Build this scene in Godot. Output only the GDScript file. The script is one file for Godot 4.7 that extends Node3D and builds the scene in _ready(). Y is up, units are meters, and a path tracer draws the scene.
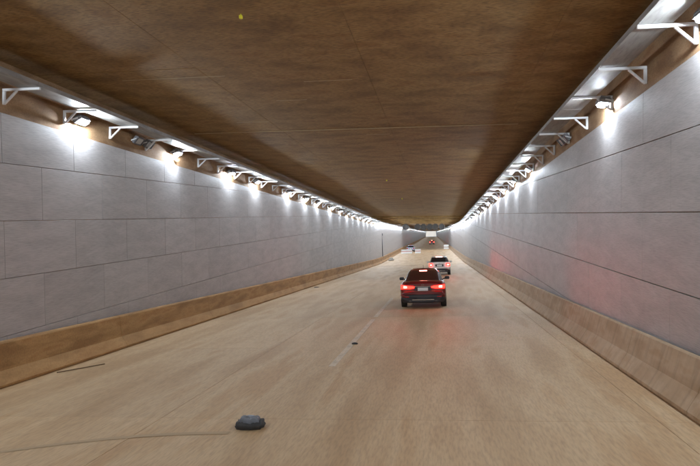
extends Node3D

# ---------------------------------------------------------------- layout
const CY := 2.5                    # eye height in the scene's own axes
const GRADE := 0.0524              # near ramp falls 5.2 %
const GRADE_FAR := 0.032
const S1 := 74.5                   # end of the near section
const S2 := 92.0
const S_BACK := -60.0
const S_END := 640.0
const WL := -8.64                  # face of the cladding, left and right
const WR := 3.67
const CEIL := 3.7
const ORD := ["nearest", "second", "third", "fourth", "fifth", "sixth", "seventh", "eighth", "ninth", "tenth", "eleventh", "twelfth", "thirteenth", "fourteenth", "fifteenth", "sixteenth", "seventeenth", "eighteenth", "nineteenth", "twentieth"]

var rng := RandomNumberGenerator.new()
var used := {}
var M := {}

func fall(s: float) -> float:
	if s <= S1:
		return -GRADE * s
	var d := minf(s, S2) - S1
	var y := -GRADE * S1 - GRADE * d + 0.5 * (GRADE - GRADE_FAR) / (S2 - S1) * d * d
	if s > S2:
		y -= GRADE_FAR * (minf(s, S_END) - S2)
	if s > S_END:
		y += 0.055 * (s - S_END)
	return y

func drift(s: float) -> float:
	if s <= S1:
		return 0.0
	var d := minf(s, S2) - S1
	var x := -0.5 * 0.0102 / (S2 - S1) * d * d
	if s > S2:
		x -= 0.0102 * (s - S2)
	return x

func at(u: float, v: float, s: float) -> Vector3:
	return Vector3(u + drift(s), CY + v + fall(s), -s)

func road_v(u: float) -> float:
	return -2.72 + (u + 8.2) * 0.0348

func frame(s: float, u := 0.0, v := 0.0) -> Transform3D:
	var d := (at(0, 0, s + 0.5) - at(0, 0, s - 0.5)).normalized()
	var x := d.cross(Vector3.UP).normalized()
	var y := x.cross(d)
	return Transform3D(Basis(x, y, -d), at(u, v, s))

func road_frame(s: float, u: float) -> Transform3D:
	var t := frame(s, u, road_v(u))
	return Transform3D(t.basis * Basis(Vector3(0, 0, 1), atan(0.0348)), t.origin)

# ---------------------------------------------------------------- naming
func numbered(called: String) -> String:
	used[called] = used.get(called, -1) + 1
	return called if used[called] == 0 else "%s_%03d" % [called, used[called]]

func tag(o: Node, label := "", category := "", group := "", kind := "") -> void:
	if label: o.set_meta("label", label)
	if category: o.set_meta("category", category)
	if group: o.set_meta("group", group)
	if kind: o.set_meta("kind", kind)

func thing(called: String, t: Transform3D, label: String, category: String, group := "") -> Node3D:
	var o := Node3D.new()
	o.name = numbered(called)
	add_child(o)
	o.transform = t
	tag(o, label, category, group)
	return o

func part(called: String, mesh: Mesh, mat: Material, parent: Node, t := Transform3D.IDENTITY) -> MeshInstance3D:
	var o := MeshInstance3D.new()
	o.name = called
	o.mesh = mesh
	o.material_override = mat
	o.cast_shadow = GeometryInstance3D.SHADOW_CASTING_SETTING_ON
	parent.add_child(o, true)
	o.transform = t
	return o

func copy_of(o: Node3D, called: String, t: Transform3D, label: String) -> Node3D:
	var c: Node3D = o.duplicate()
	c.name = numbered(called)
	add_child(c)
	c.transform = t
	c.set_meta("label", label)
	return c

# ---------------------------------------------------------------- meshes
func st_new() -> SurfaceTool:
	var st := SurfaceTool.new()
	st.begin(Mesh.PRIMITIVE_TRIANGLES)
	return st

func tri(st: SurfaceTool, a: Vector3, b: Vector3, c: Vector3) -> void:
	st.add_vertex(a); st.add_vertex(b); st.add_vertex(c)

func quad(st: SurfaceTool, a: Vector3, b: Vector3, c: Vector3, d: Vector3) -> void:
	tri(st, a, b, c); tri(st, a, c, d)

func done(st: SurfaceTool) -> ArrayMesh:
	st.generate_normals()
	return st.commit()

# convex solid face with its winding turned to look away from 'mid'
func face(st: SurfaceTool, pts: Array, mid: Vector3) -> void:
	var n: Vector3 = (pts[1] - pts[0]).cross(pts[2] - pts[0])
	var c := Vector3.ZERO
	for p in pts: c += p
	c /= pts.size()
	var p := pts.duplicate()
	if n.dot(c - mid) > 0.0:           # clockwise seen from outside
		p.reverse()
	for i in range(1, p.size() - 1):
		tri(st, p[0], p[i], p[i + 1])

func add_box(st: SurfaceTool, c: Vector3, size: Vector3, bev := 0.0, basis := Basis.IDENTITY) -> void:
	var h := size * 0.5
	var b := minf(bev, minf(h.x, minf(h.y, h.z)) * 0.8)
	if b <= 0.0:
		for ax in 3:
			for sg in [-1.0, 1.0]:
				var pts := []
				for k in [[-1, -1], [1, -1], [1, 1], [-1, 1]]:
					var p := Vector3.ZERO
					p[ax] = sg * h[ax]
					p[(ax + 1) % 3] = k[0] * h[(ax + 1) % 3]
					p[(ax + 2) % 3] = k[1] * h[(ax + 2) % 3]
					pts.append(c + basis * p)
				face(st, pts, c)
		return
	for ax in 3:
		var a1 := (ax + 1) % 3
		var a2 := (ax + 2) % 3
		for sg in [-1.0, 1.0]:
			var pts := []
			for k in [[-1, -1], [1, -1], [1, 1], [-1, 1]]:
				var p := Vector3.ZERO
				p[ax] = sg * h[ax]
				p[a1] = k[0] * (h[a1] - b)
				p[a2] = k[1] * (h[a2] - b)
				pts.append(c + basis * p)
			face(st, pts, c)
		for s1 in [-1.0, 1.0]:          # edges that run along ax
			for s2 in [-1.0, 1.0]:
				var pts := []
				for k in [[-1, 0], [1, 0], [1, 1], [-1, 1]]:
					var p := Vector3.ZERO
					p[ax] = k[0] * (h[ax] - b)
					p[a1] = s1 * (h[a1] - (b if k[1] == 1 else 0.0))
					p[a2] = s2 * (h[a2] - (0.0 if k[1] == 1 else b))
					pts.append(c + basis * p)
				face(st, pts, c)
	for sx in [-1.0, 1.0]:
		for sy in [-1.0, 1.0]:
			for sz in [-1.0, 1.0]:
				face(st, [c + basis * Vector3(sx * h.x, sy * (h.y - b), sz * (h.z - b)), c + basis * Vector3(sx * (h.x - b), sy * h.y, sz * (h.z - b)), c + basis * Vector3(sx * (h.x - b), sy * (h.y - b), sz * h.z)], c)

func box(size: Vector3, bev := 0.0, c := Vector3.ZERO) -> ArrayMesh:
	var st := st_new()
	st.set_smooth_group(-1)
	add_box(st, c, size, bev)
	return done(st)

func bar(st: SurfaceTool, a: Vector3, b: Vector3, w: float, h: float, bev := 0.0) -> void:
	var d := (b - a).normalized()
	var side := d.cross(Vector3(0, 0, 1) if absf(d.z) < 0.9 else Vector3.UP).normalized()
	var up := side.cross(d)
	add_box(st, (a + b) * 0.5, Vector3(w, h, a.distance_to(b)), bev, Basis(side, up, -d))

# closed polygon in (u, v), swept along the tunnel between two stations
func sweep(poly: Array, s0: float, s1: float, step: float, st: SurfaceTool = null) -> SurfaceTool:
	if st == null:
		st = st_new()
		st.set_smooth_group(-1)
	var pp := PackedVector2Array(poly)
	if Geometry2D.is_polygon_clockwise(pp):
		pp.reverse()
	var n := int(ceil((s1 - s0) / step - 0.001))
	var cuts := []
	for i in n + 1:
		cuts.append(s0 + (s1 - s0) * i / n)
	for i in n:
		for k in pp.size():
			var a := pp[k]
			var b := pp[(k + 1) % pp.size()]
			quad(st, at(a.x, a.y, cuts[i]), at(a.x, a.y, cuts[i + 1]), at(b.x, b.y, cuts[i + 1]), at(b.x, b.y, cuts[i]))
	var t := Geometry2D.triangulate_polygon(pp)
	for j in range(0, t.size(), 3):
		var q := [pp[t[j]], pp[t[j + 1]], pp[t[j + 2]]]
		tri(st, at(q[0].x, q[0].y, s0), at(q[1].x, q[1].y, s0), at(q[2].x, q[2].y, s0))
		tri(st, at(q[2].x, q[2].y, s1), at(q[1].x, q[1].y, s1), at(q[0].x, q[0].y, s1))
	return st

# the same polygon in local axes: x = u, y = v, running towards -z
func profile(poly: Array, length: float, end_bevel := 0.0) -> ArrayMesh:
	var st := st_new()
	st.set_smooth_group(-1)
	var pp := PackedVector2Array(poly)
	if Geometry2D.is_polygon_clockwise(pp):
		pp.reverse()
	var c := Vector2.ZERO
	for p in pp: c += p
	c /= pp.size()
	var rings := []
	for e in ([[0.0, end_bevel], [end_bevel, 0.0], [length - end_bevel, 0.0], [length, end_bevel]] if end_bevel > 0.0 else [[0.0, 0.0], [length, 0.0]]):
		var r := []
		for p in pp:
			var q: Vector2 = p + (c - p).normalized() * e[1]
			r.append(Vector3(q.x, q.y, -e[0]))
		rings.append(r)
	for i in rings.size() - 1:
		for k in pp.size():
			var k2 := (k + 1) % pp.size()
			quad(st, rings[i][k], rings[i + 1][k], rings[i + 1][k2], rings[i][k2])
	var t := Geometry2D.triangulate_polygon(pp)
	var last: Array = rings[rings.size() - 1]
	for j in range(0, t.size(), 3):
		tri(st, rings[0][t[j]], rings[0][t[j + 1]], rings[0][t[j + 2]])
		tri(st, last[t[j + 2]], last[t[j + 1]], last[t[j]])
	return done(st)

# cladding board: outline in (along, up) with its bevelled face towards +x (turn by the caller)
func add_board(st: SurfaceTool, poly: PackedVector2Array, thick: float, bev: float, place: Callable) -> void:
	var inner := PackedVector2Array()
	var shrunk := Geometry2D.offset_polygon(poly, -bev, Geometry2D.JOIN_MITER)
	var c := Vector2.ZERO
	for p in poly: c += p
	c /= poly.size()
	for p in poly:
		var best := p + (c - p).normalized() * bev
		if shrunk.size():
			for q in shrunk[0]:
				if q.distance_to(p) < best.distance_to(p) or (best != q and q.distance_to(p) < bev * 6.0 and not shrunk[0].has(best)):
					best = q
		inner.append(best)
	var mid: Vector3 = place.call(c, thick * 0.5)
	var f := []
	for p in inner: f.append(place.call(p, thick))
	face(st, f, mid)
	for k in poly.size():
		var k2 := (k + 1) % poly.size()
		face(st, [place.call(poly[k], thick - bev), place.call(poly[k2], thick - bev), place.call(inner[k2], thick), place.call(inner[k], thick)], mid)
		face(st, [place.call(poly[k], 0.0), place.call(poly[k2], 0.0), place.call(poly[k2], thick - bev), place.call(poly[k], thick - bev)], mid)

func clip_below(poly: PackedVector2Array, y0: float, k: float) -> PackedVector2Array:
	var out := PackedVector2Array()
	for i in poly.size():
		var a := poly[i]
		var b := poly[(i + 1) % poly.size()]
		var da := a.y - (y0 + k * a.x)
		var db := b.y - (y0 + k * b.x)
		if da <= 0.0: out.append(a)
		if (da < 0.0 and db > 0.0) or (da > 0.0 and db < 0.0):
			out.append(a.lerp(b, da / (da - db)))
	return out

func lathe(pts: Array, seg: int, axis_x := true) -> ArrayMesh:
	var st := st_new()
	st.set_smooth_group(0)
	for i in pts.size() - 1:
		for k in seg:
			var a0 := TAU * k / seg
			var a1 := TAU * (k + 1) / seg
			var f := func(p: Vector2, a: float) -> Vector3:
				return Vector3(p.x, p.y * cos(a), p.y * sin(a)) if axis_x else Vector3(p.y * cos(a), p.x, p.y * sin(a))
			quad(st, f.call(pts[i], a0), f.call(pts[i + 1], a0), f.call(pts[i + 1], a1), f.call(pts[i], a1))
	return done(st)

# rings of equal size joined into a skin, with end caps
func loft(rings: Array, closed := true, smooth := true, caps := true) -> ArrayMesh:
	var st := st_new()
	st.set_smooth_group(0 if smooth else -1)
	for i in rings.size() - 1:
		var n: int = rings[i].size()
		for k in (n if closed else n - 1):
			var k2 := (k + 1) % n
			quad(st, rings[i][k], rings[i][k2], rings[i + 1][k2], rings[i + 1][k])
	if caps:
		st.set_smooth_group(-1)
		for e in [0, rings.size() - 1]:
			var r: Array = rings[e]
			var c := Vector3.ZERO
			for p in r: c += p
			c /= r.size()
			for k in r.size():
				if e == 0: tri(st, c, r[(k + 1) % r.size()], r[k])
				else: tri(st, c, r[k], r[(k + 1) % r.size()])
	return done(st)

# ---------------------------------------------------------------- materials
func noise_tex(seed_: int, freq: float, stops: Array, octaves := 5, size := 1024, type := FastNoiseLite.TYPE_SIMPLEX_SMOOTH, warp := 0.0) -> NoiseTexture2D:
	var n := FastNoiseLite.new()
	n.seed = seed_
	n.noise_type = type
	n.frequency = freq
	n.fractal_octaves = octaves
	n.fractal_gain = 0.55
	if warp > 0.0:
		n.domain_warp_enabled = true
		n.domain_warp_amplitude = warp
		n.domain_warp_frequency = freq * 1.5
	var t := NoiseTexture2D.new()
	t.width = size
	t.height = size
	t.seamless = true
	t.noise = n
	var g := Gradient.new()
	g.offsets = PackedFloat32Array(stops.map(func(x): return x[0]))
	g.colors = PackedColorArray(stops.map(func(x): return x[1]))
	t.color_ramp = g
	return t

func grey(v: float) -> Color:
	return Color(v, v, v)

func lin(r: float, g: float, b: float) -> Color:
	return Color(r, g, b).linear_to_srgb()

func mat(color: Color, rough := 0.8, metal := 0.0, spec := 0.5) -> StandardMaterial3D:
	var m := StandardMaterial3D.new()
	m.albedo_color = color
	m.roughness = rough
	m.metallic = metal
	m.metallic_specular = spec
	return m

func surf(color: Color, rough: float, tex: Texture2D, sc: Vector3, detail: Texture2D = null, dsc := Vector3.ONE, bump: Texture2D = null, bump_cm := 0.0) -> StandardMaterial3D:
	var m := mat(color, rough)
	m.uv1_triplanar = true
	m.uv1_world_triplanar = true
	m.uv1_scale = sc
	m.albedo_texture = tex
	if detail:
		m.detail_enabled = true
		m.detail_blend_mode = BaseMaterial3D.BLEND_MODE_MUL
		m.detail_uv_layer = BaseMaterial3D.DETAIL_UV_2
		m.detail_albedo = detail
		m.uv2_triplanar = true
		m.uv2_world_triplanar = true
		m.uv2_scale = dsc
	if bump:
		m.heightmap_enabled = true
		m.heightmap_texture = bump
		m.heightmap_scale = bump_cm
	return m

func make_materials() -> void:
	var patches := noise_tex(11, 0.004, [[0.15, grey(0.86)], [0.45, grey(0.94)], [0.8, grey(1.0)]], 6, 1024, FastNoiseLite.TYPE_SIMPLEX_SMOOTH, 40.0)
	var grain := noise_tex(5, 0.03, [[0.1, grey(0.87)], [0.5, grey(0.955)], [0.9, grey(1.0)]], 4)
	var fine := noise_tex(23, 0.05, [[0.0, grey(0.3)], [1.0, grey(0.8)]], 4)
	var dust := noise_tex(31, 0.0045, [[0.2, Color(0.90, 0.85, 0.78)], [0.45, Color(0.96, 0.93, 0.89)], [0.62, Color(1.0, 0.985, 0.965)], [0.85, Color(0.93, 0.87, 0.79)]], 6, 1024, FastNoiseLite.TYPE_SIMPLEX_SMOOTH, 50.0)
	var rust := noise_tex(41, 0.004, [[0.15, Color(0.80, 0.74, 0.66)], [0.42, Color(0.91, 0.87, 0.80)], [0.6, Color(1.0, 0.97, 0.92)], [0.85, Color(0.88, 0.80, 0.70)]], 6, 1024, FastNoiseLite.TYPE_SIMPLEX_SMOOTH, 60.0)
	var drip := noise_tex(53, 0.006, [[0.2, grey(0.89)], [0.45, grey(0.97)], [1.0, grey(1.0)]], 5)
	var speck := noise_tex(67, 0.045, [[0.18, grey(0.70)], [0.42, grey(0.89)], [0.62, grey(0.97)], [0.85, grey(1.0)]], 6)
	var faint := noise_tex(83, 0.005, [[0.15, grey(0.93)], [0.5, grey(0.97)], [0.8, grey(1.0)]], 6, 1024, FastNoiseLite.TYPE_SIMPLEX_SMOOTH, 40.0)
	var umber := noise_tex(89, 0.006, [[0.15, Color(0.80, 0.76, 0.70)], [0.45, Color(0.92, 0.89, 0.84)], [0.62, Color(1.0, 0.985, 0.96)], [0.85, Color(0.89, 0.83, 0.75)]], 7, 1024, FastNoiseLite.TYPE_SIMPLEX_SMOOTH, 30.0)
	# road: buff concrete under dust, in three pours
	M.road = []
	for k in [1.0, 0.95, 1.03]:
		var r := surf(lin(0.60 * k, 0.425 * k, 0.245 * k), 0.72, dust, Vector3(0.16, 0.16, 0.022), grain, Vector3(0.7, 0.7, 0.1), fine, 0.1)
		M.road.append(r)
	M.road_base = mat(lin(0.05, 0.04, 0.03), 0.95)
	# cladding: grey fibre-cement boards, faint trowel streaks along the wall
	M.board = []
	for k in [1.0, 0.95, 1.03, 0.98]:
		M.board.append(surf(lin(0.515 * k, 0.488 * k, 0.478 * k), 0.62, faint, Vector3(0.25, 0.5, 0.12), grain, Vector3(0.8, 1.6, 0.1), fine, 0.05))
	M.backing = surf(lin(0.38, 0.25, 0.145), 0.9, rust, Vector3(0.3, 0.3, 0.12), grain, Vector3(0.9, 0.9, 0.5), fine, 0.4)
	M.ceiling = []
	for k in [1.0, 0.96, 1.03]:
		M.ceiling.append(surf(lin(0.36 * k, 0.235 * k, 0.09 * k), 0.85, umber, Vector3(0.1, 0.2, 0.16), speck, Vector3(0.14, 0.6, 0.6), fine, 0.3))
	M.roof = mat(lin(0.3, 0.25, 0.2), 0.95)
	M.barrier_l = surf(lin(0.48, 0.29, 0.12), 0.85, rust, Vector3(0.3, 0.4, 0.08), grain, Vector3(0.8, 0.6, 0.5), fine, 0.12)
	M.barrier_r = surf(lin(0.48, 0.355, 0.235), 0.85, dust, Vector3(0.3, 0.4, 0.12), drip, Vector3(0.8, 0.15, 0.8), fine, 0.12)
	M.tray = surf(lin(0.38, 0.365, 0.34), 0.55, patches, Vector3(0.9, 0.9, 0.25), drip, Vector3(2.0, 1.0, 0.3))
	M.tray.metallic = 0.25
	M.bracket = mat(lin(0.74, 0.74, 0.74), 0.5)
	M.housing = mat(lin(0.20, 0.20, 0.21), 0.5, 0.3)
	M.lens = mat(lin(0.8, 0.82, 0.85), 0.3)
	M.lens.emission_enabled = true
	M.lens.emission = Color(0.90, 0.95, 1.0)
	M.lens.emission_energy_multiplier = 5.0
	M.lens_off = mat(lin(0.42, 0.42, 0.42), 0.2)
	M.paint = surf(lin(0.80, 0.64, 0.45), 0.8, patches, Vector3(0.9, 0.9, 0.4), noise_tex(71, 0.03, [[0.3, grey(0.78)], [0.6, grey(1.0)]], 5), Vector3(1.5, 1.5, 1.1))
	M.rubber = surf(lin(0.05, 0.048, 0.046), 0.7, grain, Vector3(3, 3, 3), null, Vector3.ONE, fine, 1.0)
	M.debris_top = surf(lin(0.16, 0.17, 0.19), 0.45, patches, Vector3(4, 4, 4), null, Vector3.ONE, fine, 0.6)
	M.tyre_mark = mat(lin(0.43, 0.30, 0.17), 0.85)
	M.yellow = mat(lin(0.75, 0.68, 0.03), 0.5)
	M.plaster = mat(lin(0.47, 0.37, 0.22), 0.9)
	M.black = mat(lin(0.02, 0.02, 0.022), 0.5)
	M.plastic = mat(lin(0.035, 0.033, 0.037), 0.45)
	M.chrome = mat(lin(0.65, 0.65, 0.66), 0.15, 1.0)
	M.rim = mat(lin(0.38, 0.38, 0.4), 0.35, 0.8)
	M.glass = mat(lin(0.018, 0.016, 0.018), 0.06, 0.0, 0.6)
	M.pane = mat(lin(0.03, 0.02, 0.02), 0.05)
	M.pane.albedo_color.a = 0.5
	M.pane.transparency = BaseMaterial3D.TRANSPARENCY_ALPHA
	M.plate = mat(lin(0.80, 0.80, 0.78), 0.5)
	M.reflector = mat(lin(0.45, 0.02, 0.02), 0.25)
	M.brake = mat(lin(0.6, 0.02, 0.02), 0.25)
	M.brake.emission_enabled = true
	M.brake.emission = Color(1.0, 0.10, 0.07)
	M.brake.emission_energy_multiplier = 11.0
	M.brake_core = mat(lin(0.8, 0.3, 0.25), 0.25)
	M.brake_core.emission_enabled = true
	M.brake_core.emission = Color(1.0, 0.55, 0.48)
	M.brake_core.emission_energy_multiplier = 14.0
	M.paint_red = mat(lin(0.17, 0.007, 0.010), 0.35)
	M.paint_red.clearcoat_enabled = true
	M.paint_red.clearcoat = 1.0
	M.paint_red.clearcoat_roughness = 0.08
	M.paint_white = mat(lin(0.78, 0.76, 0.72), 0.35)
	M.paint_white.clearcoat_enabled = true
	M.paint_white.clearcoat_roughness = 0.08
	M.paint_blue = mat(lin(0.36, 0.43, 0.56), 0.4)
	M.paint_dark = mat(lin(0.10, 0.06, 0.05), 0.4)
	M.white_plastic = mat(lin(0.74, 0.74, 0.72), 0.5)
	M.red_plastic = mat(lin(0.5, 0.06, 0.04), 0.5)
	M.steel = mat(lin(0.10, 0.10, 0.11), 0.5, 0.5)
	M.fan = mat(lin(0.07, 0.065, 0.06), 0.6)
	M.fan_grey = mat(lin(0.06, 0.06, 0.06), 0.6)
	M.sack = surf(lin(0.46, 0.45, 0.42), 0.9, patches, Vector3(2, 2, 2))
	M.outside = surf(lin(0.58, 0.57, 0.54), 0.9, patches, Vector3(0.1, 0.1, 0.1))

# ---------------------------------------------------------------- scene
func _ready() -> void:
	rng.seed = 77
	# camera
	var cam := Camera3D.new()
	cam.name = "camera"
	add_child(cam)
	cam.fov = 2.0 * rad_to_deg(atan(233.0 / 585.0))
	cam.near = 0.1
	cam.far = 2000.0
	cam.position = Vector3(0, CY, 0)
	cam.basis = Basis(Vector3.UP, deg_to_rad(8.65)) * Basis(Vector3.RIGHT, deg_to_rad(-1.78)) * Basis(Vector3.BACK, deg_to_rad(-0.5))
	cam.current = true
	# sky and exposure
	var env := Environment.new()
	env.background_mode = Environment.BG_SKY
	var sm := ProceduralSkyMaterial.new()
	sm.sky_top_color = Color(0.52, 0.60, 0.70)
	sm.sky_horizon_color = Color(0.74, 0.77, 0.80)
	sm.ground_bottom_color = Color(0.35, 0.33, 0.30)
	sm.ground_horizon_color = Color(0.62, 0.62, 0.60)
	env.sky = Sky.new()
	env.sky.sky_material = sm
	env.tonemap_mode = Environment.TONE_MAPPER_LINEAR
	env.tonemap_exposure = 1.44
	env.sdfgi_enabled = true
	env.ssao_enabled = true
	env.ssil_enabled = true
	var we := WorldEnvironment.new()
	we.name = "environment"
	we.environment = env
	add_child(we)
	var sun := DirectionalLight3D.new()
	sun.name = "sun"
	add_child(sun)
	sun.light_energy = 1.0
	sun.light_color = Color(1.0, 0.96, 0.9)
	sun.light_angular_distance = 0.5
	sun.shadow_enabled = true
	sun.rotation_degrees = Vector3(-55, 12, 0)

	make_materials()
	build_road()
	build_ceiling()
	build_wall(-1)
	build_wall(1)
	build_barriers()
	build_trays()
	build_lamps()
	build_vehicles()
	build_far_things()
	build_small_things()

func build_road() -> void:
	var r := Node3D.new()
	r.name = "road"
	add_child(r)
	tag(r, "dusty buff concrete road running down through the tunnel", "", "", "structure")
	# bed under the joints
	part("road_bed", done(sweep([Vector2(-8.8, road_v(-8.8) - 0.5), Vector2(3.9, road_v(3.9) - 0.5), Vector2(3.9, road_v(3.9) - 0.03), Vector2(-8.8, road_v(-8.8) - 0.03)], S_BACK, S1, 200.0)), M.road_base, r)
	var us := [-8.75, -4.1, 2.86, 3.8]
	var gap := 0.006
	var n := 0
	for j in range(-10, 11):
		var s0 := 8.25 + j * 6.0
		var s1 := minf(s0 + 6.0, S1)
		for i in 3:
			var a: float = us[i] + gap * 0.5
			var b: float = us[i + 1] - gap * 0.5
			var len := (s1 - s0 - gap) * sqrt(1.0 + GRADE * GRADE)
			var lift := rng.randf_range(-0.001, 0.001)
			var m := profile([Vector2(a, road_v(a) - 0.2), Vector2(b, road_v(b) - 0.2), Vector2(b, road_v(b) - 0.004), Vector2(b - 0.004, road_v(b)), Vector2(a + 0.004, road_v(a)), Vector2(a, road_v(a) - 0.004)], len)
			part("road_slab", m, M.road[rng.randi() % 3], r, frame(s0 + gap * 0.5, 0, lift + 0.0034))
	var far := part("road_slab_run", done(sweep([Vector2(-8.75, road_v(-8.75) - 0.3), Vector2(3.8, road_v(3.8) - 0.3), Vector2(3.8, road_v(3.8)), Vector2(-8.75, road_v(-8.75))], S1, S_END, 4.0)), M.road[0], r)
	part("ramp", done(sweep([Vector2(-8.75, road_v(-8.75) - 0.3), Vector2(3.8, road_v(3.8) - 0.3), Vector2(3.8, road_v(3.8)), Vector2(-8.75, road_v(-8.75))], S_END, S_END + 230.0, 10.0)), M.outside, r)
	tag(far, "", "", "", "stuff")
	# faded lane line: worn dashes of paint
	var st := st_new()
	st.set_smooth_group(-1)
	var line := [[11.8, 19.5], [20.2, 27.5]]
	for q in line:
		var o := part("lane_marking", done(sweep([Vector2(-2.27, road_v(-2.27) - 0.01), Vector2(-2.13, road_v(-2.13) - 0.01), Vector2(-2.13, road_v(-2.13) + 0.004), Vector2(-2.27, road_v(-2.27) + 0.004)], q[0], q[1], 20.0)), M.paint, r)
	# tyre mark that curves away to the left
	var tm := st_new()
	tm.set_smooth_group(-1)
	var last := []
	for i in 25:
		var f := i / 24.0
		var u := lerpf(-2.8, -6.4, f)
		var s := 7.45 - 1.4 * f * f - 0.1 * f
		var p := [at(u, road_v(u) + 0.004, s - 0.06), at(u, road_v(u) + 0.004, s + 0.06)]
		if last.size():
			quad(tm, last[0], last[1], p[1], p[0])
		last = p
	part("tyre_mark", done(tm), M.tyre_mark, r)

func build_ceiling() -> void:
	var c := thing("tunnel_ceiling", Transform3D.IDENTITY, "stained brown concrete ceiling over the tunnel road", "ceiling")
	var us := [-8.78, -5.0, -1.5, 2.0, 3.82]
	for j in range(-8, 9):
		var s0 := 11.5 + j * 7.0
		for i in 4:
			var gap := 0.012
			var len := (7.0 - gap) * sqrt(1.0 + GRADE * GRADE)
			var a: float = us[i] + 0.001
			var b: float = us[i + 1] - 0.001
			var dv := rng.randf_range(-0.001, 0.002)
			var m := profile([Vector2(a, CEIL + 0.005), Vector2(a + 0.005, CEIL), Vector2(b - 0.005, CEIL), Vector2(b, CEIL + 0.005), Vector2(b, CEIL + 0.3), Vector2(a, CEIL + 0.3)], len, 0.008)
			part("ceiling_slab", m, M.ceiling[rng.randi() % 3], c, frame(s0 + gap * 0.5, 0, dv))
	part("roof_slab", done(sweep([Vector2(-9.3, CEIL + 0.32), Vector2(4.3, CEIL + 0.32), Vector2(4.3, CEIL + 0.9), Vector2(-9.3, CEIL + 0.9)], S_BACK - 2.0, S1, 300.0)), M.roof, c)
	var far := part("ceiling_slab_run", done(sweep([Vector2(-9.3, CEIL), Vector2(4.3, CEIL), Vector2(4.3, CEIL + 0.9), Vector2(-9.3, CEIL + 0.9)], S1, S_END, 4.0)), M.ceiling[0], c)
	tag(far, "ceiling of the far tunnel section", "", "", "stuff")
	for s in [75.2, 82.0, 89.0, 96.0, 104.0, 112.0]:
		part("beam", done(sweep([Vector2(WL, CEIL - 0.22), Vector2(WR, CEIL - 0.22), Vector2(WR, CEIL - 0.003), Vector2(WL, CEIL - 0.003)], s, s + 0.5, 2.0)), M.ceiling[0], c)
	# pale grout runs along the pour joints and short chalky streaks
	for q in [[-7.0, -4.6, 12.3], [-4.1, -3.3, 14.6], [-3.0, -1.9, 13.0], [-2.4, -1.6, 19.5], [-6.0, -5.0, 17.0]]:
		part("grout_streak", box(Vector3(q[1] - q[0], 0.004, 0.02)), M.plaster, c, frame(q[2], (q[0] + q[1]) * 0.5, CEIL - 0.006))
	part("grout_line", box(Vector3(10.4, 0.012, 0.035), 0.004), M.plaster, c, frame(18.506, -2.8, CEIL - 0.002))

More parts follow.
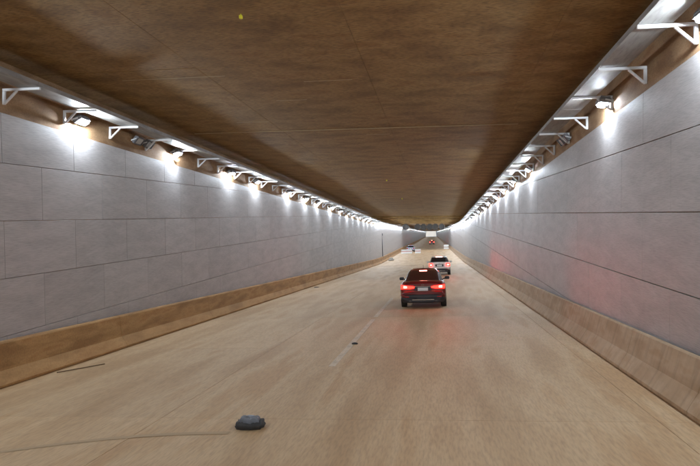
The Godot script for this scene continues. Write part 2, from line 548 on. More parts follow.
func build_wall(side: int) -> void:
	var left := side < 0
	var w := thing("tunnel_wall", Transform3D.IDENTITY, "long grey panelled wall on the left side, above the orange brown barrier" if left else "long grey panelled wall on the right side, beside the pale kerbed barrier", "wall")
	var uw := WL if left else WR
	var th := 0.03
	var f := -1.0 if left else 1.0
	var back := uw + f * (th + 0.012)
	part("wall_core", done(sweep([Vector2(back, -3.4), Vector2(back + f * 0.5, -3.4), Vector2(back + f * 0.5, CEIL + 0.3), Vector2(back, CEIL + 0.3)], S_BACK, S_END, 6.0)), M.backing, w)
	var L := 2.335 if left else 2.56
	var H := 1.162 if left else 1.24
	var y0 := CEIL_Y(left)
	var phase := [11.75, 10.58] if left else [10.05, 11.35]
	var top := 2.66 if left else 2.76
	var low := -2.3
	var hgap := 0.005 if left else 0.007
	var vgap := 0.004 if left else 0.0025
	var shared := {}
	var far := st_new()
	far.set_smooth_group(-1)
	for row in range(-2, 16):
		var ya := y0 - row * H            # top joint of this row
		var ph: float = phase[0] if posmod(row, 2) == 0 else phase[1]
		for k in range(-6, 72):
			var s0 := ph + k * L
			var s1 := s0 + L
			if s1 < -3.5 or s0 > 175.0:
				continue
			var sm := (s0 + s1) * 0.5
			var t0 := CY + top + fall(s0)
			var t1 := CY + top + fall(s1)
			var b1 := CY + low + minf(fall(s0), fall(s1))
			if ya - H > maxf(t0, t1) - 0.02 or ya < b1:
				continue
			var poly := PackedVector2Array([Vector2(s0 + vgap, ya - H + hgap), Vector2(s1 - vgap, ya - H + hgap), Vector2(s1 - vgap, ya - hgap), Vector2(s0 + vgap, ya - hgap)])
			var slope := (t1 - t0) / L
			var cut := clip_below(poly, t0 - slope * s0, slope)
			if cut.size() < 3:
				continue
			var near := sm < S1
			var x := uw + drift(sm)
			var out := rng.randf_range(0.0, 0.003)
			var c := Vector2(sm, ya - H * 0.5)
			if near:
				var mesh: ArrayMesh
				var whole := cut.size() == 4 and cut == poly
				var loc := func(p: Vector2, d: float) -> Vector3: return Vector3(-f * d, p.y - c.y, -(p.x - c.x))
				if whole and shared.has("b"):
					mesh = shared.b
				else:
					var st := st_new()
					st.set_smooth_group(-1)
					add_board(st, cut, th, 0.003, loc)
					mesh = done(st)
					if whole: shared.b = mesh
				part("wall_panel", mesh, M.board[rng.randi() % 4], w, Transform3D(Basis.IDENTITY, Vector3(x + f * th - f * out, c.y, -c.x)))
			else:
				var glob := func(p: Vector2, d: float) -> Vector3: return Vector3(x + f * th - f * d, p.y, -p.x)
				add_board(far, cut, th, 0.003, glob)
	var o := part("wall_panel_run", done(far), M.board[0], w)
	tag(o, "distant grey wall panels", "", "", "stuff")
	var plain := part("wall_lining", done(sweep([Vector2(uw, low), Vector2(back - f * 0.001, low), Vector2(back - f * 0.001, top), Vector2(uw, top)], 176.0, S_END, 6.0)), M.board[0], w)
	# open cutting beyond the portal
	var cutting := thing("retaining_wall", Transform3D.IDENTITY, "far daylit concrete wall beyond the tunnel mouth, on the %s" % ("left" if left else "right"), "wall")
	part("wall_face", done(sweep([Vector2(back, -3.4), Vector2(back + f * 0.5, -3.4), Vector2(back + f * 0.5, 4.6), Vector2(back, 4.6)], S_END, S_END + 230.0, 10.0)), M.outside, cutting)

func CEIL_Y(left: bool) -> float:
	return CY + (1.098 if left else 1.238)

func build_barriers() -> void:
	var vl := road_v(-8.2)
	var vr := road_v(3.3)
	var pl := [Vector2(-8.60, vl - 0.15), Vector2(-8.21, vl - 0.15), Vector2(-8.21, vl + 0.03), Vector2(-8.17, vl + 0.035), Vector2(-8.17, vl + 0.07), Vector2(-8.34, vl + 0.30), Vector2(-8.41, vl + 0.80), Vector2(-8.43, vl + 0.83), Vector2(-8.58, vl + 0.83), Vector2(-8.60, vl + 0.81)]
	var pr := [Vector2(3.605, vr - 0.15), Vector2(3.32, vr - 0.15), Vector2(3.32, vr + 0.025), Vector2(3.28, vr + 0.03), Vector2(3.28, vr + 0.08), Vector2(3.43, vr + 0.33), Vector2(3.535, vr + 0.74), Vector2(3.555, vr + 0.765), Vector2(3.595, vr + 0.765), Vector2(3.605, vr + 0.75)]
	var q := [["left", pl, 6.0, M.barrier_l, "orange brown stained concrete barrier along the left wall", 0.008], ["right", pr, 3.0, M.barrier_r, "pale dusty concrete barrier with sloped toe along the right wall", 0.012]]
	for e in q:
		var o := thing("concrete_barrier", Transform3D.IDENTITY, e[4], "barrier")
		var L: float = e[2]
		var n := int((S1 + 6.5) / L)
		var s0 := S1 - n * L
		var m := profile(e[1], (L - e[5]) * sqrt(1.0 + GRADE * GRADE), 0.012)
		for k in n:
			part("barrier_segment", m, e[3], o, frame(s0 + k * L, 0, rng.randf_range(-0.004, 0.004)))
		tag(part("barrier_run", done(sweep(e[1], S1, S_END, 4.0)), e[3], o), "", "", "", "stuff")
		part("barrier_back_run", done(sweep(e[1], S_BACK, s0 - 0.02, 200.0)), e[3], o)

func build_trays() -> void:
	for left in [true, false]:
		var f := -1.0 if left else 1.0
		var u0 := -7.86 if left else 2.89
		var v := 3.165 if left else 3.225
		var o := thing("cable_tray", Transform3D.IDENTITY, "long grey cable tray on white brackets under the ceiling, %s side" % ("left" if left else "right"), "cable tray")
		var w := 0.48
		var P := [Vector2(u0, v), Vector2(u0 + f * w, v), Vector2(u0 + f * w, v + 0.09), Vector2(u0 + f * (w - 0.006), v + 0.09), Vector2(u0 + f * (w - 0.006), v + 0.006), Vector2(u0 + f * 0.006, v + 0.006), Vector2(u0 + f * 0.006, v + 0.09), Vector2(u0, v + 0.09)]
		var L := 4.0
		var m := profile(P, (L - 0.01) * sqrt(1.0 + GRADE * GRADE))
		var n := 20
		for k in n:
			part("tray_length", m, M.tray, o, frame(S1 - (k + 1) * L, 0, rng.randf_range(0.0, 0.006)))
		tag(part("tray_run", done(sweep(P, S1, 300.0, 6.0)), M.tray, o), "", "", "", "stuff")
		for k in 3:
			var u := u0 + f * (0.12 + 0.11 * k)
			var cb := []
			for a in 8:
				cb.append(Vector2(u + 0.028 * cos(TAU * a / 8), v + 0.04 + 0.028 * sin(TAU * a / 8)))
			part("cable", done(sweep(cb, -5.0, 150.0, 6.0)), M.black, o)
		# brackets
		var step := 1.92 if left else 2.1
		var first := (10.7 if left else 9.2) - 2.0 * step
		var wall := (WL + 0.002) - 0.038 if left else (WR - 0.002) + 0.038
		var proto: Node3D = null
		var arm := absf(wall - u0) + 0.01
		var i := 0
		var s := first
		while s < 120.0:
			var seen := s - (10.7 if left else 9.2)
			var idx := int(round(seen / step))
			var where := "left" if left else "right"
			var label: String
			if idx < 0:
				label = "white bracket of the %s wall tray, just nearer than the picture's edge" % where
			elif idx < 20:
				label = "%s white triangular tray bracket along the %s wall, counted from the camera" % [ORD[idx], where]
			else:
				label = "small white tray bracket far down the %s wall" % where
			var t := frame(s, wall, v - 0.03)
			if not left:
				t = t * Transform3D(Basis(Vector3.UP, PI), Vector3.ZERO)
			if proto == null:
				proto = thing("tray_bracket", t, label, "bracket", "white brackets under the %s cable tray" % where)
				part("arm", box(Vector3(arm, 0.05, 0.05), 0.004, Vector3(arm * 0.5, 0, 0)), M.bracket, proto)
				part("leg", box(Vector3(0.05, 0.27, 0.05), 0.004, Vector3(0.0255, -0.161, 0)), M.bracket, proto)
				var b := st_new()
				b.set_smooth_group(-1)
				bar(b, Vector3(0.05, -0.27, 0), Vector3(0.31, -0.026, 0), 0.04, 0.04, 0.003)
				part("brace", done(b), M.bracket, proto)
			else:
				copy_of(proto, "tray_bracket", t, label)
			s += step
			i += 1

func lamp_body(o: Node3D, lit: bool, tilt: float) -> void:
	# looks along local -z; local x runs along the tunnel
	var pos := Vector3(0.165, 0.07, 0)
	# direction of the beam: from straight down (0) towards the road (+x)
	var d := Vector3(sin(tilt), -cos(tilt), 0)
	var bz := -d
	var bx := Vector3(0, 0, 1)
	var by := bz.cross(bx)
	var b := Basis(bx, by, bz)
	var t := Transform3D(b, pos)
	var hood := st_new()
	hood.set_smooth_group(-1)
	add_box(hood, Vector3(0, 0, 0.08), Vector3(0.38, 0.24, 0.06), 0.012)
	for sg in [-1.0, 1.0]:               # skirt round the lens
		add_box(hood, Vector3(sg * 0.18, 0, 0.035), Vector3(0.012, 0.23, 0.05))
		add_box(hood, Vector3(0, sg * 0.109, 0.035), Vector3(0.35, 0.012, 0.05))
	part("housing", done(hood), M.housing, o, t)
	var fins := st_new()
	fins.set_smooth_group(-1)
	for k in 7:
		add_box(fins, Vector3(-0.15 + 0.05 * k, 0, 0.135), Vector3(0.012, 0.2, 0.04))
	part("cooling_fins", done(fins), M.housing, o, t)
	part("lamp_lens", box(Vector3(0.32, 0.17, 0.09 if lit else 0.02), 0.02 if lit else 0.004, Vector3(0, 0, 0.004 if lit else 0.045)), M.lens if lit else M.lens_off, o, t)
	var y := st_new()
	y.set_smooth_group(-1)
	for z in [-0.205, 0.205]:
		bar(y, Vector3(0.0, 0.1, z), Vector3(pos.x, pos.y + 0.07, z), 0.03, 0.008)
	add_box(y, Vector3(0.004, 0.1, 0), Vector3(0.008, 0.05, 0.44))
	part("yoke", done(y), M.bracket, o)
	if lit:
		var l := OmniLight3D.new()
		l.name = "lamp_light"
		l.light_energy = 5.0
		l.light_size = 0.045
		l.light_color = Color(0.90, 0.95, 1.0)
		l.shadow_enabled = true
		l.omni_range = 60.0
		l.omni_attenuation = 2.0
		o.add_child(l)
		l.position = pos + d * 0.002

func build_lamps() -> void:
	var lit := {true: [-27.0, -22.0, -17.0, -12.0, -7.0, -2.0, 3.0, 8.0, 13.1, 18.3, 23.4, 26.9, 32.9, 37.4, 41.3, 46.3, 51.0, 55.0, 58.7, 63.0, 67.5, 71.0], false: [-26.5, -21.5, -16.5, -11.5, -6.5, -1.5, 3.5, 8.5, 13.5, 24.4, 29.0, 33.3, 38.0, 43.5, 48.6, 53.6, 58.6, 63.5, 68.0, 72.0]}
	var dead := {true: [15.85, 16.45], false: [17.55, 18.05]}
	for left in [true, false]:
		var where := "left" if left else "right"
		var wall := WL - 0.03 if left else WR + 0.03
		var v := 2.93 if left else 2.96
		var protos := {}
		var ss: Array = lit[left].duplicate()
		var s := 75.5
		while s < 150.0:
			ss.append(s)
			s += 2.4
		s = 162.0
		while s < S_END:
			ss.append(s)
			s += 9.0
		var shown := 0
		for i in ss.size():
			var sp: float = ss[i]
			var label: String
			if sp < (12.0 if left else 8.0):
				label = "lit white floodlight on the %s wall, behind the picture's edge" % where
			elif sp < S1:
				label = "%s lit white floodlight under the tray along the %s wall" % [ORD[shown], where]
				shown += 1
			else:
				label = "tiny lit floodlight far down the %s wall" % where
			var kind := (i + (2 if left else 1)) % 3
			var t := frame(sp, wall, v + rng.randf_range(-0.03, 0.03))
			if not left:
				t = t * Transform3D(Basis(Vector3.UP, PI), Vector3.ZERO)
			if not protos.has(kind):
				var o := thing("floodlight", t, label, "floodlight", "lit floodlights along the tunnel walls")
				lamp_body(o, true, [0.15, 0.52, 0.3][kind])
				protos[kind] = o
			else:
				copy_of(protos[kind], "floodlight", t, label)
		for i in 2:
			var t := frame(dead[left][i], wall, v - 0.02)
			if not left:
				t = t * Transform3D(Basis(Vector3.UP, PI), Vector3.ZERO)
			var o := thing("floodlight", t, "%s of two unlit grey floodlights side by side on the %s wall" % [["nearer", "farther"][i], where], "floodlight", "unlit floodlights")
			lamp_body(o, false, 0.9)

# ---------------------------------------------------------------- vehicles
# local axes: origin on the road under the rear bumper, x right, y up, -z forward
func ring_at(hw: float, t0: float, t1: float, y: float, n: float, seg: int) -> Array:
	var r := []
	for k in seg:
		var a := TAU * k / seg
		var cx := signf(cos(a)) * pow(absf(cos(a)), 2.0 / n)
		var cz := signf(sin(a)) * pow(absf(sin(a)), 2.0 / n)
		r.append(Vector3(hw * cx, y, -((t0 + t1) * 0.5 - cz * (t1 - t0) * 0.5)))
	return r

# one point of the cabin's skin: a = angle, h = 0..1 up the cabin
func cabin_point(cab: Array, a: float, h: float, out: float) -> Vector3:
	var x := h * (cab.size() - 1)
	var i := mini(int(x), cab.size() - 2)
	var f := x - i
	var q := []
	for j in 4:
		q.append(lerpf(cab[i][j], cab[i + 1][j], f))
	var n := 4.5
	var cx := signf(cos(a)) * pow(absf(cos(a)), 2.0 / n)
	var cz := signf(sin(a)) * pow(absf(sin(a)), 2.0 / n)
	return Vector3((q[0] + out) * cx, q[3], -((q[1] + q[2]) * 0.5 - cz * ((q[2] - q[1]) * 0.5 + out)))

func cabin_patch(cab: Array, a0: float, a1: float, h0: float, h1: float, out: float) -> ArrayMesh:
	var st := st_new()
	st.set_smooth_group(0)
	var na := 14
	var nh := 5
	var g := func(i: int, j: int, o: float) -> Vector3:
		return cabin_point(cab, lerpf(a0, a1, float(i) / na), lerpf(h0, h1, float(j) / nh), o)
	for i in na:
		for j in nh:
			quad(st, g.call(i, j, out), g.call(i, j + 1, out), g.call(i + 1, j + 1, out), g.call(i + 1, j, out))
	return done(st)

func car_body(sections: Array) -> ArrayMesh:
	var rings := []
	for s in sections:
		var t: float = s[0]
		var w: float = s[1]
		var b: float = s[2]
		var y: float = s[3]
		var half := [Vector2(0.45 * w, b), Vector2(0.88 * w, b + 0.01), Vector2(0.965 * w, b + 0.07), Vector2(0.99 * w, b + 0.2), Vector2(w, lerpf(b, y, 0.5)), Vector2(0.985 * w, y - 0.17), Vector2(0.955 * w, y - 0.08), Vector2(0.89 * w, y - 0.025), Vector2(0.75 * w, y), Vector2(0.35 * w, y + 0.02)]
		var r := []
		for p in half: r.append(Vector3(p.x, p.y, -t))
		half.reverse()
		for p in half: r.append(Vector3(-p.x, p.y, -t))
		rings.append(r)
	return loft(rings)

# a thin cover that follows the rounded tail: x0..x1, lower and upper edge
func tail_patch(x0: float, x1: float, yb0: float, yb1: float, yt0: float, yt1: float, w: float, out: float, thick: float) -> ArrayMesh:
	var st := st_new()
	st.set_smooth_group(-1)
	var n := 8
	var fz := func(x: float) -> float: return -0.16 * pow(absf(x) / w, 18.0)
	var p := func(i: int, top: bool, o: float) -> Vector3:
		var f := float(i) / n
		var x := lerpf(x0, x1, f)
		var y := lerpf(yt0, yt1, f) if top else lerpf(yb0, yb1, f)
		return Vector3(x, y, fz.call(x) + o)
	for i in n:
		var mid: Vector3 = (p.call(i, false, out) + p.call(i + 1, true, out - thick)) * 0.5
		face(st, [p.call(i, false, out), p.call(i + 1, false, out), p.call(i + 1, true, out), p.call(i, true, out)], mid)
		face(st, [p.call(i, true, out), p.call(i + 1, true, out), p.call(i + 1, true, out - thick), p.call(i, true, out - thick)], mid)
		face(st, [p.call(i, false, out), p.call(i + 1, false, out), p.call(i + 1, false, out - thick), p.call(i, false, out - thick)], mid)
	for i in [0, n]:
		var mid: Vector3 = p.call(n / 2, false, out - thick)
		face(st, [p.call(i, false, out), p.call(i, true, out), p.call(i, true, out - thick), p.call(i, false, out - thick)], mid)
	return done(st)

func build_car(called: String, t: Transform3D, label: String, group: String, paint: Material, hatch: bool, lights: bool) -> Node3D:
	var o := thing(called, t, label, "car", group)
	var W := 0.885 if not hatch else 0.86
	var sec: Array
	var cab: Array                     # rows of [half width, rear t, front t, height]
	var beltw := W * 0.93
	if not hatch:
		sec = [[0.0, W * 0.86, 0.42, 0.93], [0.03, W * 0.93, 0.36, 0.985], [0.10, W * 0.975, 0.30, 1.02], [0.3, W, 0.25, 1.045], [0.8, W, 0.22, 1.035], [1.6, W, 0.2, 1.0], [2.6, W, 0.2, 0.98], [3.4, W, 0.2, 0.96], [3.9, W * 0.98, 0.22, 0.88], [4.3, W * 0.93, 0.26, 0.79], [4.5, W * 0.85, 0.32, 0.70], [4.58, W * 0.7, 0.4, 0.6]]
		cab = [[beltw * 0.97, 0.42, 3.45, 0.97], [beltw * 0.91, 0.66, 3.2, 1.08], [beltw * 0.83, 0.95, 2.85, 1.22], [beltw * 0.74, 1.24, 2.5, 1.35], [beltw * 0.66, 1.5, 2.3, 1.43], [beltw * 0.5, 1.7, 2.15, 1.475], [beltw * 0.2, 1.85, 2.05, 1.487]]
	else:
		sec = [[0.0, W * 0.88, 0.42, 0.98], [0.03, W * 0.94, 0.36, 1.01], [0.10, W * 0.98, 0.30, 1.04], [0.3, W, 0.25, 1.05], [0.8, W, 0.22, 1.04], [1.6, W, 0.2, 1.03], [2.4, W, 0.2, 1.02], [2.9, W, 0.2, 1.0], [3.3, W * 0.98, 0.22, 0.92], [3.65, W * 0.92, 0.26, 0.83], [3.8, W * 0.84, 0.32, 0.74], [3.86, W * 0.7, 0.4, 0.6]]
		cab = [[beltw, 0.05, 3.1, 1.0], [beltw * 0.95, 0.13, 2.85, 1.10], [beltw * 0.88, 0.25, 2.6, 1.24], [beltw * 0.81, 0.38, 2.35, 1.37], [beltw * 0.74, 0.52, 2.2, 1.46], [beltw * 0.6, 0.7, 2.05, 1.505], [beltw * 0.3, 0.9, 1.8, 1.52]]
	part("body", car_body(sec), paint, o)
	var rings := []
	for c in cab:
		rings.append(ring_at(c[0], c[1], c[2], c[3], 4.5, 40))
	for r in rings: r.reverse()
	part("cabin", loft(rings), paint, o)
	# glass, set a little proud of the cabin skin; angle 90 deg looks to the rear
	var wa := deg_to_rad(22.0)
	part("rear_window", cabin_patch(cab, PI * 0.5 - deg_to_rad(64), PI * 0.5 + deg_to_rad(64), 0.06, 0.62, 0.006), M.glass if hatch else M.pane, o)
	part("windscreen", cabin_patch(cab, -PI * 0.5 - deg_to_rad(62), -PI * 0.5 + deg_to_rad(62), 0.08, 0.62, 0.006), M.glass, o)
	for e in [[-wa, -0.01], [0.02, wa], [PI - wa, PI - 0.02], [PI + 0.01, PI + wa]]:
		part("side_window", cabin_patch(cab, e[0], e[1], 0.1, 0.58, 0.006), M.glass, o)
	# bumper and lower trim
	var bw := W * 0.985
	part("rear_bumper", car_body([[-0.06, bw * 0.84, 0.40, 0.62], [-0.045, bw * 0.92, 0.37, 0.655], [0.0, bw * 0.965, 0.35, 0.67], [0.2, bw * 1.02, 0.33, 0.66], [0.34, bw * 1.015, 0.36, 0.62]]), paint, o)
	part("diffuser", car_body([[-0.072, bw * 0.74, 0.27, 0.50], [-0.058, bw * 0.89, 0.24, 0.53], [0.0, bw * 0.975, 0.22, 0.54], [0.3, bw * 0.975, 0.22, 0.50]]), M.plastic, o)
	part("bumper_trim", tail_patch(-0.42, 0.42, 0.33, 0.33, 0.36, 0.36, W, 0.085, 0.05), M.chrome, o)
	# boot recess with plate, trim bar and badge
	var yp := 0.76 if not hatch else 0.80
	part("boot_panel", tail_patch(-0.33, 0.33, yp - 0.10, yp - 0.10, yp + 0.10, yp + 0.10, W, 0.008, 0.03), M.plastic, o)
	part("number_plate", box(Vector3(0.40, 0.12, 0.008), 0.003, Vector3(0, yp - 0.015, 0.016)), M.plate, o)
	part("trim_bar", box(Vector3(0.62, 0.03, 0.02), 0.006, Vector3(0, yp + 0.085, 0.014)), M.chrome, o)
	part("bumper_strip", box(Vector3(0.9, 0.012, 0.012), 0.004, Vector3(0, 0.665, 0.048)), M.chrome, o)
	var badge := TorusMesh.new()
	badge.inner_radius = 0.026
	badge.outer_radius = 0.036
	badge.rings = 20
	badge.ring_segments = 6
	part("badge", badge, M.chrome, o, Transform3D(Basis(Vector3.RIGHT, PI * 0.5).scaled(Vector3(1.4, 1, 1)), Vector3(0, yp + 0.15, 0.006)))
	for s in [-1.0, 1.0]:
		var tl: MeshInstance3D
		if not hatch:
			tl = part("tail_light", tail_patch(s * 0.47, s * 0.84, 0.77, 0.76, 0.87, 0.91, W, 0.022, 0.06), M.brake if lights else M.reflector, o)
			part("boot_light", tail_patch(s * 0.33, s * 0.465, 0.79, 0.77, 0.85, 0.87, W, 0.012, 0.03), M.brake if lights else M.reflector, o)
		else:
			tl = part("tail_light", tail_patch(s * 0.54, s * 0.82, 0.74, 0.70, 0.97, 0.97, W, 0.03, 0.06), M.brake if lights else M.reflector, o)
		if lights:
			part("brake_bulb", tail_patch(s * 0.62, s * 0.74, 0.80, 0.80, 0.865, 0.875, W, 0.026 if not hatch else 0.034, 0.01), M.brake_core, tl)
			var l := SpotLight3D.new()
			l.name = "brake_light_beam"
			l.light_color = Color(1.0, 0.10, 0.06)
			l.light_energy = 7.0
			l.light_size = 0.06
			l.spot_angle = 28.0
			l.spot_angle_attenuation = 1.0
			l.spot_range = 60.0
			l.shadow_enabled = true
			o.add_child(l, true)
			l.position = Vector3(s * 0.66, 0.84, 0.03)
			l.rotation = Vector3(deg_to_rad(9.0), PI + s * deg_to_rad(13.0), 0)
		part("bumper_reflector", box(Vector3(0.17, 0.035, 0.01), 0.003, Vector3(s * 0.62, 0.46, 0.074)), M.reflector, o)
		# mirror
		var mr := st_new()
		mr.set_smooth_group(-1)
		var mt := 2.75 if not hatch else 2.4
		add_box(mr, Vector3(s * (W + 0.09), 1.02, -mt), Vector3(0.2, 0.13, 0.09), 0.03)
		bar(mr, Vector3(s * (W * 0.9), 0.97, -mt), Vector3(s * (W + 0.04), 1.0, -mt), 0.05, 0.05)
		part("mirror", done(mr), M.plastic if not hatch else paint, o)
		part("exhaust", lathe([Vector2(-0.0, 0.0), Vector2(0.0, 0.03), Vector2(0.12, 0.03), Vector2(0.12, 0.024), Vector2(0.0, 0.024)], 12), M.chrome, o, Transform3D(Basis(Vector3.UP, -PI * 0.5), Vector3(s * 0.5, 0.29, -0.04)))
		for wt in ([0.85, 3.62] if not hatch else [0.62, 3.02]):
			var wh := part("wheel", lathe([Vector2(-0.10, 0.20), Vector2(-0.10, 0.29), Vector2(-0.085, 0.315), Vector2(-0.06, 0.322), Vector2(0.06, 0.322), Vector2(0.085, 0.315), Vector2(0.10, 0.29), Vector2(0.10, 0.20)], 28), M.black, o, Transform3D(Basis(Vector3.UP, 0.0 if s > 0 else PI), Vector3(s * (W - 0.115), 0.322, -wt)))
			part("rim", lathe([Vector2(0.07, 0.0), Vector2(0.075, 0.06), Vector2(0.055, 0.08), Vector2(0.06, 0.18), Vector2(0.09, 0.205), Vector2(-0.09, 0.205)], 20), M.rim, wh)
			var arch := lathe([Vector2(0.0, 0.0), Vector2(0.0, 0.36), Vector2(-0.2, 0.36)], 28)
			part("wheel_arch", arch, M.black, o, Transform3D(Basis(Vector3.UP, 0.0 if s > 0 else PI), Vector3(s * (W + 0.004), 0.35, -wt)))
	# high brake light at the top of the rear window
	var hp := cabin_point(cab, PI * 0.5, 0.60 if not hatch else 0.68, 0.02)
	part("high_brake_light", box(Vector3(0.30 if not hatch else 0.5, 0.045 if not hatch else 0.065, 0.03), 0.008, hp), M.brake_core if lights else M.reflector, o)
	var ant := st_new()
	ant.set_smooth_group(-1)
	var ap := cabin_point(cab, PI * 0.5, 0.97, 0.0)
	bar(ant, ap, ap + Vector3(0, 0.13, 0.08), 0.012, 0.012)
	part("antenna", done(ant), M.plastic, o)
	return o

func build_vehicles() -> void:
	build_car("sedan_car", road_frame(22.7, -0.60), "dark red sedan with glowing brake lights and white number plate, nearest car", "cars driving away down the tunnel", M.paint_red, false, true)
	build_car("hatchback_car", road_frame(47.5, 0.05), "white hatchback with red brake lights driving ahead of the dark red sedan", "cars driving away down the tunnel", M.paint_white, true, true)
	build_car("hatchback_car", road_frame(215.0, -1.2), "tiny dark car far off near the tunnel's bright end", "cars driving away down the tunnel", M.paint_dark, true, true)
	build_car("hatchback_car", road_frame(134.0, -5.9), "bluish grey hatchback parked behind the white barricades in the left lane", "parked cars", M.paint_blue, true, false)

# ---------------------------------------------------------------- far things
func build_far_things() -> void:
	# water-filled barricades closing the left lane
	for i in 2:
		var t := road_frame(124.0 + 0.35 * i, [-6.35, -4.0][i])
		var o := thing("barricade", t, ["wide white plastic barricade in front of the bluish parked car", "short white plastic barricade right of the wider one, left lane"][i], "barricade", "white barricades closing the left lane")
		var w: float = [2.3, 1.2][i]
		var P := [Vector2(-0.28, 0.0), Vector2(0.28, 0.0), Vector2(0.28, 0.14), Vector2(0.16, 0.3), Vector2(0.12, 0.4), Vector2(-0.12, 0.4), Vector2(-0.16, 0.3), Vector2(-0.28, 0.14)]
		part("base", profile(P, w, 0.03), M.white_plastic, o, Transform3D(Basis(Vector3.UP, -PI * 0.5), Vector3(-w * 0.5, 0, 0)))
		part("stripe", box(Vector3(w - 0.1, 0.1, 0.2), 0.02, Vector3(0, 0.45, 0)), M.red_plastic, o)
		part("top_rail", box(Vector3(w, 0.36, 0.2), 0.04, Vector3(0, 0.682, 0)), M.white_plastic, o)
	var c := thing("barricade", road_frame(141.0, 2.3), "small white barricade standing beside the right barrier, far ahead", "barricade")
	part("top_rail", box(Vector3(1.2, 0.5, 0.25), 0.05, Vector3(0, 1.0, 0)), M.white_plastic, c)
	part("lower_rail", box(Vector3(1.2, 0.42, 0.3), 0.05, Vector3(0, 0.4, 0)), M.white_plastic, c)
	for x in [-0.5, 0.5]:
		part("leg", box(Vector3(0.08, 1.1, 0.1), 0.01, Vector3(x, 0.552, 0)), M.red_plastic, c)
	# dark pole and a heap by the left barrier
	var p := thing("pole", road_frame(90.0, -8.5) * Transform3D(Basis.IDENTITY, Vector3(0, 0.83, 0)), "thin dark pole standing on the left barrier, far down the wall", "pole")
	part("shaft", lathe([Vector2(0.0, 0.0), Vector2(0.0, 0.06), Vector2(3.7, 0.05), Vector2(3.7, 0.0)], 10, false), M.steel, p)
	part("base_plate", box(Vector3(0.34, 0.03, 0.34), 0.006, Vector3(0, 0.016, 0)), M.steel, p)
	part("cap_box", box(Vector3(0.26, 0.34, 0.2), 0.02, Vector3(0, 3.4, 0.14)), M.steel, p)
	var spots := [[-0.1, 0.0, 0.0], [0.45, 0.0, 0.1], [0.2, 0.23, 0.05], [1.0, 0.0, -0.2], [0.75, 0.22, -0.1]]
	for i in spots.size():
		var q: Array = spots[i]
		var r := []
		for k in 9:
			var f := k / 8.0
			var e := sqrt(maxf(0.0, 1.0 - pow(absf(f * 2 - 1), 3.0))) + 0.05
			var ring := []
			for a in 12:
				ring.append(Vector3(0.38 * (f * 2 - 1), 0.125 + 0.12 * e * sin(TAU * a / 12), 0.22 * e * cos(TAU * a / 12)))
			r.append(ring)
		var sk := part("sandbag", loft(r), M.sack, self, road_frame(93.0 + q[0] * 0.8, -7.55 + q[2]) * Transform3D(Basis(Vector3.UP, 0.5 * i), Vector3(q[0] * 0.3, q[1], 0)))
		sk.name = numbered("sandbag")
		tag(sk, "pale sandbag in the small heap at the foot of the dark pole", "sandbag", "sandbags by the left barrier")
	# jet fans under the far ceiling
	for i in 6:
		var u: float = [-6.4, -3.95, -2.75, -1.5, -0.35, 0.95][i]
		var f := thing("jet_fan", frame(120.0, u, CEIL - 0.75), "%s round dark fan hanging from the far ceiling, counted from the left" % ["first", "second", "third", "fourth", "fifth", "sixth"][i], "fan", "jet fans under the ceiling")
		part("casing", lathe([Vector2(0.0, 0.42), Vector2(-0.05, 0.58), Vector2(0.0, 0.63), Vector2(2.4, 0.63), Vector2(2.45, 0.58), Vector2(2.4, 0.42), Vector2(0.0, 0.42)], 24), M.fan, f, Transform3D(Basis(Vector3.UP, PI * 0.5), Vector3.ZERO))
		part("grille", lathe([Vector2(0.25, 0.0), Vector2(0.25, 0.43)], 24), M.fan, f, Transform3D(Basis(Vector3.UP, PI * 0.5), Vector3.ZERO))
		part("hub", lathe([Vector2(0.0, 0.0), Vector2(0.02, 0.1), Vector2(0.2, 0.14), Vector2(1.4, 0.14), Vector2(1.4, 0.0)], 16), M.fan_grey, f, Transform3D(Basis(Vector3.UP, PI * 0.5), Vector3(0, 0, -0.3)))
		for k in 6:
			part("blade", box(Vector3(0.12, 0.30, 0.02), 0.004, Vector3(0, 0.28, 0)), M.fan_grey, f, Transform3D(Basis(Vector3(0, 0, 1), TAU * k / 6) * Basis(Vector3.UP, 0.5), Vector3(0, 0, -0.6)))
		for z in [-0.4, -2.0]:
			part("hanger", box(Vector3(0.5, 0.2, 0.06), 0.0, Vector3(0, 0.65, z)), M.fan_grey, f)

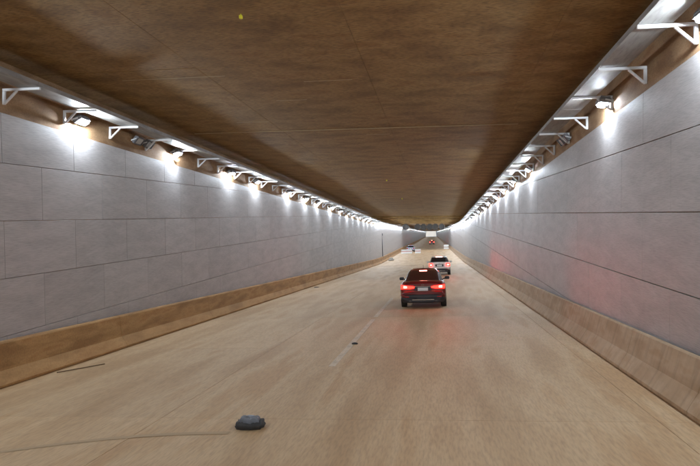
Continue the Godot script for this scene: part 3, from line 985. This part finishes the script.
# ---------------------------------------------------------------- small things
func build_small_things() -> void:
	# crushed dark lump on the road
	var d := thing("road_debris", road_frame(7.72, -2.60), "flattened dark rubbery lump with grey top lying on the near road", "debris")
	var noise := FastNoiseLite.new()
	noise.seed = 9
	noise.frequency = 2.2
	for e in [["lump", [[0.0, 0.92], [0.025, 1.0], [0.06, 1.0], [0.085, 0.93], [0.09, 0.6]], 0.20, 0.16, M.rubber], ["grey_top", [[0.075, 0.86], [0.10, 0.86], [0.128, 0.80], [0.14, 0.68], [0.136, 0.35]], 0.165, 0.13, M.debris_top]]:
		var rings := []
		for q in e[1]:
			var r := []
			for k in 36:
				var a := -TAU * k / 36
				var n := noise.get_noise_3d(cos(a) * 0.8, q[0] * 6.0, sin(a) * 0.8)
				var rad: float = q[1] * (1.0 + 0.3 * n)
				var ca := signf(cos(a)) * pow(absf(cos(a)), 0.65)
				var sa := signf(sin(a)) * pow(absf(sin(a)), 0.65)
				r.append(Vector3(e[2] * rad * ca, q[0] + 0.02 * noise.get_noise_2d(cos(a) * 2.0 + 9.0, sin(a) * 2.0) * (1.0 if q[0] > 0.0 else 0.0), e[3] * rad * sa))
			rings.append(r)
		part(e[0], loft(rings), e[4], d)
	var bits := [[14.55, -2.12, 0.075, "small dark scrap on the road beside the faded lane line"], [36.5, -7.75, 0.16, "dark scrap lying at the foot of the left barrier"]]
	for b in bits:
		var rings := []
		for q in [[0.0, 0.9], [0.015, 1.0], [0.035, 0.8], [0.045, 0.3]]:
			var r := []
			for k in 14:
				var a := -TAU * k / 14
				var rad: float = q[1] * (1.0 + 0.5 * noise.get_noise_2d(cos(a) * 2.0 + b[0], sin(a) * 2.0))
				r.append(Vector3(b[2] * rad * cos(a), q[0], b[2] * 0.7 * rad * sin(a)))
			rings.append(r)
		var o := part("debris_scrap", loft(rings), M.rubber, self, road_frame(b[0], b[1]))
		o.name = numbered("debris_scrap")
		tag(o, b[3], "debris", "scraps on the road")
	# stick lying by the left barrier
	var stk := st_new()
	stk.set_smooth_group(-1)
	bar(stk, Vector3(0, 0.02, 0), Vector3(0.55, 0.02, -0.9), 0.02, 0.02, 0.005)
	var so := part("wooden_stick", done(stk), mat(lin(0.13, 0.08, 0.04), 0.9), self, road_frame(11.2, -8.0))
	so.name = numbered("wooden_stick")
	tag(so, "thin dark stick lying on the road against the left barrier", "stick")
	# small tags fixed to the ceiling
	var tags := [[9.1, -3.12, 0.05, "small bright yellow tag hanging from the near ceiling"], [33.0, -2.9, 0.06, "small pale yellow tag on the ceiling, middle distance"], [46.0, -2.85, 0.07, "farthest small pale yellow tag on the ceiling"]]
	for q in tags:
		var o := thing("ceiling_tag", frame(q[0], q[1], CEIL), q[3], "tag", "yellow tags on the ceiling")
		part("cap", box(Vector3(q[2], q[2] * 1.2, q[2]), 0.008, Vector3(0, -q[2] * 0.9, 0)), M.yellow, o)
		part("stem", box(Vector3(0.012, q[2] * 0.6, 0.012), 0.0, Vector3(0, -q[2] * 0.1, 0)), M.yellow, o)
